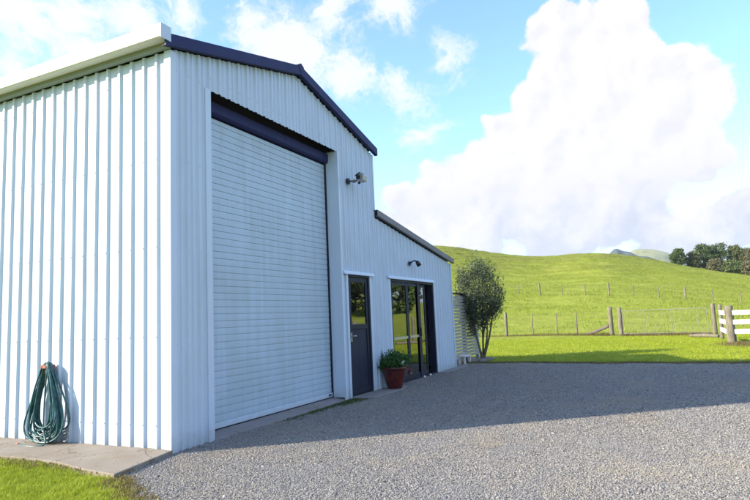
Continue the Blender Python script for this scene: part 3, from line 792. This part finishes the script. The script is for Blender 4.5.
obj('mesh', ms, M['wire'], gate)
# white post and rail fence going off to the right
rf_ = thing('rail_fence', 'white three rail timber fence ending in a stout pale post', 'rail fence', (18,-7.1,0))
RP = [(18.35,-7.22)] + [(18.35+.42*i, -7.22-2.1*i) for i in range(1, 12)]
for i, (x, y) in enumerate(RP): obj('post', wood_post(MB(), x, y, 1.30 if i == 0 else 1.15, .14 if i == 0 else .07, 60+i), M['post'], rf_, smooth=True)
for zr in (.34,.66,.98):
    rm = MB()
    for a, b in zip([(20.7,-7.22)]+RP[:-1], RP):
        d_ = Vector((b[0]-a[0], b[1]-a[1], 0)); n_ = Vector((-d_.y, d_.x, 0)).normalized()*-.09
        pa = Vector((a[0],a[1],zr))+n_; pb = Vector((b[0],b[1],zr))+n_
        t_ = n_.normalized()*.03
        rm.prism([pa, pb, pb+Vector((0,0,.16)), pa+Vector((0,0,.16))], t_)
    obj('rail', rm, M['whiterail'], rf_)
# far fence up the hill
ff = thing('hill_fence', 'thin far fence crossing the paddock hillside halfway up', 'wire fence', (58,0,2.4))
HP = []
for i in range(13):
    t_ = i; x = 57.6 + (.9 if i % 2 else 0) ; y = 12.5 - 2.15*i
    HP.append((58.3 + .25*math.sin(i), 15.0-2.25*i))
for i, (x, y) in enumerate(HP):
    big = i % 3 == 1
    obj('post', MB().tube([(x,y,ground_z(x,y)-.1),(x+.02,y,ground_z(x,y)+(1.28 if big else 1.1))], .085 if big else .05, 7), M['post'], ff)
wm = MB()
for hgt in (.45,.8,1.05):
    for a, b in zip(HP[:-1], HP[1:]): wm.tube([(a[0],a[1],ground_z(*a)+hgt),(b[0],b[1],ground_z(*b)+hgt)], .004, 4)
obj('wires', wm, M['wire'], ff)

# ------------------------------------------------------------------ trees on the skyline and across the yard
def tree(name, label, az, dist, h, wid, mat, seed, group=None, conic=0., leaf=.42, n=3200):
    x, y = VIEW[0]+dist*math.cos(R(az)), VIEW[1]+dist*math.sin(R(az)); z = ground_z(x, y)
    t = thing(name, label, 'tree', (x, y, z), group)
    rt = random.Random(seed); rs = np.random.RandomState(seed)
    tb = MB(); tb.tube([(x,y,z-.3),(x+.1,y,z+h*.35),(x,y,z+h*.8)], [h*.035,h*.025,h*.008], 8)
    cl = []; m = 80
    for i in range(m):
        zt = rs.uniform(.03, 1); prof_ = (1-conic)*math.sqrt(max(0, 1-((zt-.55)/.47)**2)) + conic*(1.05-zt)
        rad = wid*.5*max(prof_, .05)*rs.uniform(.45,1.05); a = rs.uniform(0, 6.283)
        cc = np.array([x+rad*math.cos(a), y+rad*math.sin(a), z+h*zt*.97])
        cl.append(cc + rs.normal(size=(n//m,3))*np.array([wid*.075,wid*.075,h*.035]))
        if i % 3 == 0: tb.tube([(x,y,z+h*zt*.6),tuple(cc)], [h*.010,h*.003], 5)
    obj('trunk', tb, M['bark'], t)
    leaf_cloud('crown', np.concatenate(cl), mat, leaf, t, seed, .8)
    return t
TG = 'trees of the skyline grove'
T = [('small grey green tree standing alone at the left end of the grove', -2.0,150,4.6,3.2,'pine',.2),
     ('low bushy tree at the left edge of the dark grove', -3.1,152,4.4,3.2,'olivetree',.1),
     ('dark rounded evergreen, the first tall tree from the left of the grove', -3.85,156,7.3,4.6,'pine',.1),
     ('dark evergreen squeezed between the two broadest round crowns', -4.55,160,7.6,3.4,'pine',.3),
     ('tallest broad dark evergreen in the middle of the grove', -5.15,158,9.2,4.8,'pine',.2),
     ('thin pointed tree just right of the tallest evergreen', -5.95,162,8.9,2.4,'olivetree',.7),
     ('olive toned pointed tree right of the grove centre', -6.35,158,8.9,3.6,'olivetree',.5),
     ('wide olive tree near the right end of the visible grove', -6.85,160,8.4,3.8,'olivetree',.2),
     ('grey brown bare-looking tree at the right edge of the picture', -7.35,156,8.0,3.6,'greytree',.2),
     ('pale grey brown bush low in front of the tall evergreens', -4.75,148,2.6,3.2,'greytree',0),
     ('olive bush low in front of the right hand trees', -5.75,147,3.2,3.4,'olivetree',0),
     ('dark bush low in front of the pointed olive tree', -6.45,146,2.9,3.0,'pine',0),
     ('pinkish brown bush at the lower right end of the grove', -7.05,144,3.2,2.8,'greytree',0),
     ('dark evergreen outside the picture edge, end of the grove', -8.1,155,8.5,5.0,'pine',.2)]
for i, (lab, az, d_, h_, w_, m_, cn) in enumerate(T):
    tree('bush' if h_ < 3.5 else 'tree', lab, az, d_, h_*.74+.6, w_*.98, M[m_], 100+i, TG, cn, .27, 6500)
# grove across the road, seen only as a reflection in the glass
for i, az in enumerate((-17,-20,-23,-25.5,-28,-31,-34,-38)):
    tree('tree', 'brown olive tree of the distant row mirrored in the door glass', az, 88+6*(i % 3), 9.5+1.5*(i % 2), 7.5, M['olivetree' if i % 3 else 'pine'], 200+i, 'mirrored tree row', .1, .7, 2200)

# ------------------------------------------------------------------ gravel stones and grass (uncountable)
def inside(poly, P):
    x, y = P[:,0], P[:,1]; res = np.zeros(len(P), bool); n = len(poly)
    for i in range(n):
        x0_, y0_ = poly[i]; x1_, y1_ = poly[(i+1) % n]
        if y0_ == y1_: continue
        c_ = ((y0_ > y) != (y1_ > y)) & (x < (x1_-x0_)*(y-y0_)/(y1_-y0_)+x0_); res ^= c_
    return res
ICO_V = np.array([(0,.53,.85),(0,-.53,.85),(0,.53,-.85),(0,-.53,-.85),(.53,.85,0),(-.53,.85,0),(.53,-.85,0),(-.53,-.85,0),(.85,0,.53),(-.85,0,.53),(.85,0,-.53),(-.85,0,-.53)])
ICO_F = np.array([(0,1,8),(0,9,1),(0,5,9),(0,4,5),(0,8,4),(1,7,6),(1,6,8),(1,9,7),(2,3,11),(2,10,3),(2,4,10),(2,5,4),(2,11,5),(3,6,7),(3,10,6),(3,7,11),(4,8,10),(5,11,9),(6,10,8),(7,9,11)])
OCT_V = np.array([(1,0,0),(-1,0,0),(0,1,0),(0,-1,0),(0,0,1),(0,0,-1.)]); OCT_F = np.array([(0,2,4),(2,1,4),(1,3,4),(3,0,4),(2,0,5),(1,2,5),(3,1,5),(0,3,5)])
def stones(P, size, base_v, base_f, seed):
    rs = np.random.RandomState(seed); n = len(P); m = len(base_v)
    V = np.repeat(base_v[None], n, 0)*(1+rs.uniform(-.28,.28,(n,m,1)))
    V *= rs.uniform(.65,1.25,(n,1,3))*np.array([1,1,.62]); a = rs.uniform(0,6.28,n); b = rs.uniform(-.6,.6,n)
    ca, sa, cb, sb = np.cos(a)[:,None], np.sin(a)[:,None], np.cos(b)[:,None], np.sin(b)[:,None]
    X, Y, Z = V[...,0], V[...,1], V[...,2]
    Y, Z = Y*cb-Z*sb, Y*sb+Z*cb; X, Y = X*ca-Y*sa, X*sa+Y*ca
    S = size[:,None]; V = np.stack([X*S+P[:,0:1], Y*S+P[:,1:2], Z*S+P[:,2:3]], -1).reshape(-1,3)
    F = (base_f[None]+np.arange(n)[:,None,None]*m).reshape(-1,3)
    return V, F, np.repeat(rs.uniform(0,1,n)**1.1, m)
rs = np.random.RandomState(77)
def scatter(poly, dens, box, keep):
    n = int((box[1]-box[0])*(box[3]-box[2])*dens); P = np.stack([rs.uniform(box[0],box[1],n), rs.uniform(box[2],box[3],n)], 1)
    P = P[inside(poly, P)]; d = np.hypot(P[:,0]-VIEW[0], P[:,1]-VIEW[1]); az = np.degrees(np.arctan2(P[:,1]-VIEW[1], P[:,0]-VIEW[0]))
    return P[(rs.uniform(0,1,len(P)) < keep(d)) & (az > -13) & (az < 62)]
near = scatter(GRAVEL, 5200, (-2.2, 4, -7, .02), lambda d: np.clip((8.2-d)/1.5, 0, 1))
sz = rs.uniform(.0033,.0085,len(near)); sz[rs.uniform(size=len(sz)) < .03] *= 1.6
stray = np.column_stack([rs.uniform(-.95,-.1,70), rs.uniform(-.2,2.8,70)]); near_z = sz*.28
near = np.concatenate([near, stray]); near_z = np.concatenate([near_z, np.full(70,.047)]); sz = np.concatenate([sz, rs.uniform(.003,.007,70)])
V1, F1, A1 = stones(np.column_stack([near, near_z]), sz, ICO_V, ICO_F, 1)
mid = scatter(GRAVEL, 1900, (-.5, 12, -9, .3), lambda d: np.clip((d-6.8)/1.4, 0, 1)*np.clip(1.25-(d-8)/9, .22, 1))
sz = rs.uniform(.005,.0135,len(mid))
V2, F2, A2 = stones(np.column_stack([mid, sz*.28]), sz, OCT_V, OCT_F, 2)
gs = np_obj('gravel', np.concatenate([V1,V2]), np.concatenate([F1,F2+len(V1)]), M['stone'], attr=np.concatenate([A1,A2]))
tag(gs, 'loose pale crushed gravel covering the yard', 'gravel', kind='stuff')

def blades(P, h, w, per, spread, seed, lean=.5):
    """tufts of two-segment blades: P (n,3), h height array"""
    rs = np.random.RandomState(seed); n = len(P)*per
    B = np.repeat(P, per, 0) + np.column_stack([rs.normal(size=(n,2))*spread, np.zeros(n)])
    H = np.repeat(h, per)*rs.uniform(.55,1.2,n); a = rs.uniform(0,6.283,n); l = np.abs(rs.normal(size=n))*lean*H
    t = np.column_stack([np.cos(a), np.sin(a), np.zeros(n)]); sd = np.column_stack([-np.sin(a), np.cos(a), np.zeros(n)])*w*rs.uniform(.7,1.3,n)[:,None]
    zz = np.array([0,0,1.])
    m = B + t*(l*.35)[:,None] + zz*(H*.62)[:,None]; e = B + t*l[:,None] + zz*H[:,None]
    V = np.stack([B-sd, B+sd, m+sd*.7, m-sd*.7, e], 1).reshape(-1,3); k5 = np.arange(n)[:,None]*5
    F = np.concatenate([k5+np.array([0,1,2]), k5+np.array([0,2,3]), k5+np.array([3,2,4])])
    tuft = np.repeat(rs.uniform(0,1,len(P)), per)
    return V, F, np.repeat(np.clip(tuft*.6+rs.uniform(0,.4,n), 0, 1), 5)
# near lawn beside the path
LAWN = [(-1.0,-.32)] + lawnedge + [(-12,-12),(-12,6),(-.9,6),(-.85,3.2),(-.80,2.0),(-.78,1.4),(-.83,.8),(-.95,.24)]
n = 60000; P = np.stack([rs.uniform(-6,-.5,n), rs.uniform(-4,5,n)], 1)
# soft, ragged edge: grass creeps over the slab and the gravel
P2 = P + rs.normal(size=P.shape)*.05; P = P[inside(LAWN, P2)]
az = np.degrees(np.arctan2(P[:,1]-VIEW[1], P[:,0]-VIEW[0])); d = np.hypot(P[:,0]-VIEW[0], P[:,1]-VIEW[1]); P = P[(az > 20) & (az < 68) & (d > 3.2)]
hN = .028 + .02*rs.uniform(size=len(P)) + .03*(rs.uniform(size=len(P)) < .04)
on = (P[:,0] > -.97) & (P[:,1] > -.2)
V_, F_, A_ = blades(np.column_stack([P, np.where(on, .0, -.012)]), hN, .0019, 9, .016, 5, .8)
parts_v, parts_f, parts_a = [V_], [F_], [A_]
tag(np_obj('lawn_grass', V_, F_, M['blade'], attr=A_), 'short bright lawn grass beside the concrete path', 'grass', kind='stuff')
# far lawn between gravel and paddock fence
n = 46000; P = np.stack([rs.uniform(10.8,30,n), rs.uniform(-12,12,n)], 1)
ex = edge_x(P[:,1])
az = np.degrees(np.arctan2(P[:,1]-VIEW[1], P[:,0]-VIEW[0])); d = np.hypot(P[:,0]-VIEW[0], P[:,1]-VIEW[1])
bed = (P[:,0] < 13.9) & (P[:,1] > -.35)
P = P[(P[:,0] > ex-.04+rs.normal(size=n)*.09) & (az > -9) & (az < 24) & (d < 34) & ~bed]
V_, F_, A_ = blades(np.column_stack([P, np.full(len(P), -.012)]), .035+.02*rs.uniform(size=len(P)), .0045, 7, .05, 6, .8)
tag(np_obj('lawn_grass', V_, F_, M['blade'], attr=A_), 'mown bright lawn grass between the gravel and the paddock fence', 'grass', kind='stuff')
# ragged brownish fringe where the lawn meets the gravel and under the fences
Q = []
for i in range(2600):
    y = rs.uniform(-9,.2); x = float(edge_x(y)); Q.append((x+rs.normal()*.09, y, 0, .035))
for a, b in zip(WL[:-1], WL[1:]):
    for i in range(int(300*math.dist(a, b)/1.5)):
        t_ = rs.uniform(); Q.append((a[0]+(b[0]-a[0])*t_+rs.normal()*.15, a[1]+(b[1]-a[1])*t_+rs.normal()*.1, 0, rs.uniform(.06,.22)))
for i in range(1500):
    t_ = rs.uniform(); p = ga+gd_*t_; Q.append((p.x+rs.normal()*.2, p.y+rs.normal()*.12, 0, rs.uniform(.05,.16)))
for i in range(420):
    t_ = rs.uniform()**1.6; y = -.32-t_*1.6; Q.append((float(np.interp(y, [-1.9,-1.14,-.3], [-2.0,-1.5,-1.02]))+rs.normal()*.07, y+rs.normal()*.03, 0, rs.uniform(.012,.035)))
for i in range(260): Q.append((-.85+rs.normal()*.06, rs.uniform(-.2,3), .02, rs.uniform(.012,.03)))
for i in range(500): Q.append((17.9+rs.normal()*.5, -7.3+rs.normal()*.3-abs(rs.normal())*.4, 0, rs.uniform(.04,.12)))
Q = np.array(Q); V_, F_, A_ = blades(Q[:,:3], Q[:,3], .006, 6, .05, 7, .7)
tag(np_obj('dry_grass', V_, F_, M['drygrass'], attr=A_), 'dry brownish grass fringe along the gravel edge and the fence', 'dry grass', kind='stuff')
# rough paddock grass
n = 60000; d = np.sqrt(rs.uniform(31.5**2, 150**2, n)*0 + rs.uniform(31.5, 150, n)**2*.5 + rs.uniform(31.5,150,n)**2*.5); az = rs.uniform(-9, 20.5, n)
P = np.stack([VIEW[0]+d*np.cos(np.radians(az)), VIEW[1]+d*np.sin(np.radians(az))], 1)
keep = np.array([nz(p[0], p[1]*.5, .35, 2) > -.05 + .25*rs.uniform(-1,1) for p in P]); P = P[keep]; d = d[keep]
Z = np.array([ground_z(p[0], p[1]) for p in P]) - .03
V_, F_, A_ = blades(np.column_stack([P, Z]), .10+.14*rs.uniform(size=len(P)), .012+0*d[0], 6, .16, 8, .8)
tag(np_obj('paddock_grass', V_, F_, M['rank'], attr=A_), 'rough tufted pasture grass over the paddock and hill', 'grass', kind='stuff')
# moss and weeds along the threshold, litter along the slab edge
mx_ = np.concatenate([rs.normal(m_, s_, n_) for m_, s_, n_ in ((2.3,.15,60),(2.8,.12,110),(3.3,.2,160),(3.75,.13,260),(4.15,.16,330),(4.9,.35,160))]); mx_ = mx_[::2]; P = np.column_stack([mx_, -.07-np.abs(rs.normal(size=len(mx_)))*np.where(mx_ > 3.5, .12, .06), np.full(len(mx_),.0)])
V_, F_, A_ = blades(P, .018+.015*rs.uniform(size=len(P)), .004, 6, .02, 9, .9)
tag(np_obj('moss', V_, F_, M['moss'], attr=A_), 'low mossy weeds along the concrete threshold', 'moss', kind='stuff')

# ------------------------------------------------------------------ sun, sky, camera
SUN_EL = 24.8; SUN_AZ = 128.0
sd = bpy.data.lights.new('sun', 'SUN'); sd.energy = 3.9; sd.angle = R(.9); sd.color = (1, .87, .69)
so = bpy.data.objects.new('sun', sd); col.objects.link(so)
dirv = Vector((math.cos(R(SUN_EL))*math.cos(R(SUN_AZ)), math.cos(R(SUN_EL))*math.sin(R(SUN_AZ)), math.sin(R(SUN_EL))))
so.rotation_euler = dirv.to_track_quat('Z', 'Y').to_euler(); so.location = (-20, 30, 20)

world = bpy.data.worlds.new('World'); scene.world = world; world.use_nodes = True
nt = NT(world.node_tree); bg = nt.n['Background']; bg.inputs[1].default_value = .15
sky = nt.add('ShaderNodeTexSky', sky_type='NISHITA'); sky.sun_disc = False
sky.sun_elevation = R(SUN_EL); sky.sun_rotation = R(90-SUN_AZ); sky.air_density = 1.0; sky.dust_density = .4; sky.ozone_density = 1.2
D = nt.add('ShaderNodeTexCoord').outputs['Generated']
CU = [(3.1,19.1,6.8),(6.9,25.2,2.4),(4.0,24.0,2.8),(1.0,24.6,2.6),(-.7,18.9,3.9),(-3.9,19.3,3.0),(-4.7,16.4,2.6),(-3.9,13.0,2.7),(-1.5,14.4,4.4),(9.5,18.8,2.6),(11.2,15.8,3.7),(15.7,13.6,2.7),(18.6,12.6,2.2),(22.4,11.6,1.8),
      (7.3,12.5,5.6),(3.0,10.6,5.2),(13.0,10.3,4.4),(19.8,9.4,3.0),(-6.8,6.6,2.4),(-3.8,5.8,2.2),(-.7,6.0,2.6),(7.7,7.0,3.2),(.6,9.0,3.0),(16,6.5,3.4),(24,7.5,3.0)]
WI = [(56.9,25.6,3.7),(53.4,26.3,3.2),(48.8,27.3,2.6),(57.5,22.0,2.8),(51.7,24.0,2.6),(43.8,29,2.4),(33.2,25.6,4.6),(27.7,23.2,3.2),(37.1,28.1,2.6),(22.1,22.2,2.4),(22.7,29.3,3.0),(17.9,24.2,2.2),(29,29,2.5),(20.3,18,2.6)]
warp = nt.vmath('SUBTRACT', nt.noise(D, 7, 5, .6, out=1), (.5,.5,.5))
Dw = nt.vmath('NORMALIZE', nt.vmath('ADD', D, nt.vmath('SCALE', warp, .075)))
def field(blobs, vec):
    out = None
    for az, el, r in blobs:
        c_ = Vector((math.cos(R(el))*math.cos(R(az)), math.cos(R(el))*math.sin(R(az)), math.sin(R(el))))
        dd = nt.vmath('DISTANCE', vec, tuple(c_), out=1)
        f = nt.math('MULTIPLY_ADD', dd, -57.3, r)      # degrees inside the blob's edge
        if out is None: out = f
        else:
            nd = nt.add('ShaderNodeMath', operation='SMOOTH_MAX'); nt.put(nd.inputs[0], out); nt.put(nd.inputs[1], f); nd.inputs[2].default_value = .8; out = nd.outputs[0]
    return out
def billow(vec):
    """puffy heaps: cells bulging outward at three sizes"""
    a = nt.voro(vec, 15, 'SMOOTH_F1'); b_ = nt.voro(vec, 34, 'SMOOTH_F1'); c_ = nt.noise(vec, 60, 5, .6)
    s = nt.math('MULTIPLY_ADD', a, -2.6, 1.25)
    s = nt.math('ADD', s, nt.math('MULTIPLY_ADD', b_, -1.5, .55))
    return nt.math('ADD', s, nt.math('MULTIPLY_ADD', c_, 1.3, -.65))
F0 = field(CU, Dw); B0 = billow(Dw)
dens = nt.math('MULTIPLY_ADD', B0, .75, F0)
cover = nt.smooth(dens, -.15, .32)
# relief: compare the heaps with those a little nearer the sun
up = Vector((-.35, .75, .55)).normalized()*.018
B1 = billow(nt.vmath('ADD', Dw, tuple(up)))
rel = nt.math('SUBTRACT', B0, B1)
sepd = nt.add('ShaderNodeSeparateXYZ'); nt.put(sepd.inputs[0], D)
low = nt.smooth(sepd.outputs[2], .24, .10)               # flat grey bases near the horizon
soft = nt.noise(Dw, 9, 5, .6)
shade = nt.math('ADD', nt.math('MULTIPLY', low, nt.smooth(soft, .36, .60)), nt.math('MULTIPLY', nt.smooth(rel, .1, -1.0), .32))
shade = nt.math('MINIMUM', shade, 1)
CLOUD = nt.mix(shade, (2.32,2.28,2.32), (1.58,1.70,2.0))
wisp = nt.noise(nt.vmath('ADD', nt.mapv(D, (1,1,1.7)), nt.vmath('SCALE', warp, .3)), 13, 7, .66)
FW = nt.math('MULTIPLY', nt.smooth(nt.math('MULTIPLY_ADD', wisp, 9, nt.math('SUBTRACT', field(WI, Dw), 5.1)), -1.0, 2.0), .95)
elsewhere = nt.math('MULTIPLY', nt.smooth(nt.noise(D, 2.6, 7, .6), .42, .6), nt.smooth(nt.vmath('DISTANCE', D, (.87,.42,.25), out=1), .55, .9)); elsewhere = nt.math('MULTIPLY', elsewhere, .9)  # added clouds outside the view, tinted blue to fill the shaded sides
thin = nt.math('MULTIPLY', nt.math('MAXIMUM', FW, elsewhere), .85)
haze_h = nt.math('MULTIPLY', nt.smooth(sepd.outputs[2], .22, .0), .9)
tint = nt.mix(1.0, sky.outputs[0], (.74,.90,1.04), 'MULTIPLY')
c_ = nt.mix(haze_h, tint, (1.5,1.85,2.2))
c_ = nt.mix(FW, c_, (2.3,2.4,2.55)); c_ = nt.mix(elsewhere, c_, (1.9,2.2,3.2))
c_ = nt.mix(cover, c_, CLOUD)
nt.put(bg.inputs[0], c_)

cd = bpy.data.cameras.new('camera'); cam = bpy.data.objects.new('camera', cd); col.objects.link(cam); scene.camera = cam
f_, pi_, ro, ya = 585.785, .116336, .044435, .443335
fwv = Vector((math.cos(ya)*math.cos(pi_), math.sin(ya)*math.cos(pi_), math.sin(pi_))); rv = Vector((math.sin(ya), -math.cos(ya), 0)); uv = rv.cross(fwv)
r2v = rv*math.cos(ro) - uv*math.sin(ro); u2v = rv*math.sin(ro) + uv*math.cos(ro)
m4 = Matrix((r2v, u2v, -fwv)).transposed().to_4x4(); m4.translation = Vector((-5.0887,-5.0470,1.4)); cam.matrix_world = m4
cd.sensor_fit = 'HORIZONTAL'; cd.sensor_width = 36; cd.lens = f_/750*36; cd.clip_start = .05; cd.clip_end = 12000
scene.render.resolution_x = 1024; scene.render.resolution_y = 683
scene.render.engine = 'CYCLES'
vs = scene.view_settings; vs.view_transform = 'Standard'; vs.look = 'None'; vs.exposure = 1.55; vs.gamma = 1; vs.use_curve_mapping = False

hz = MB().box(-700, 1900, -1200, 1200, -1.2, 165)
hm = bpy.data.materials.new('pale_air'); hm.use_nodes = True; hm.node_tree.nodes.remove(hm.node_tree.nodes['Principled BSDF'])
pv = hm.node_tree.nodes.new('ShaderNodeVolumePrincipled'); pv.inputs['Color'].default_value = (.82,.88,1,1); pv.inputs['Density'].default_value = .0002; pv.inputs['Anisotropy'].default_value = .2
hm.node_tree.links.new(pv.outputs[0], hm.node_tree.nodes['Material Output'].inputs['Volume'])
tag(obj('haze', hz, hm), kind='stuff')
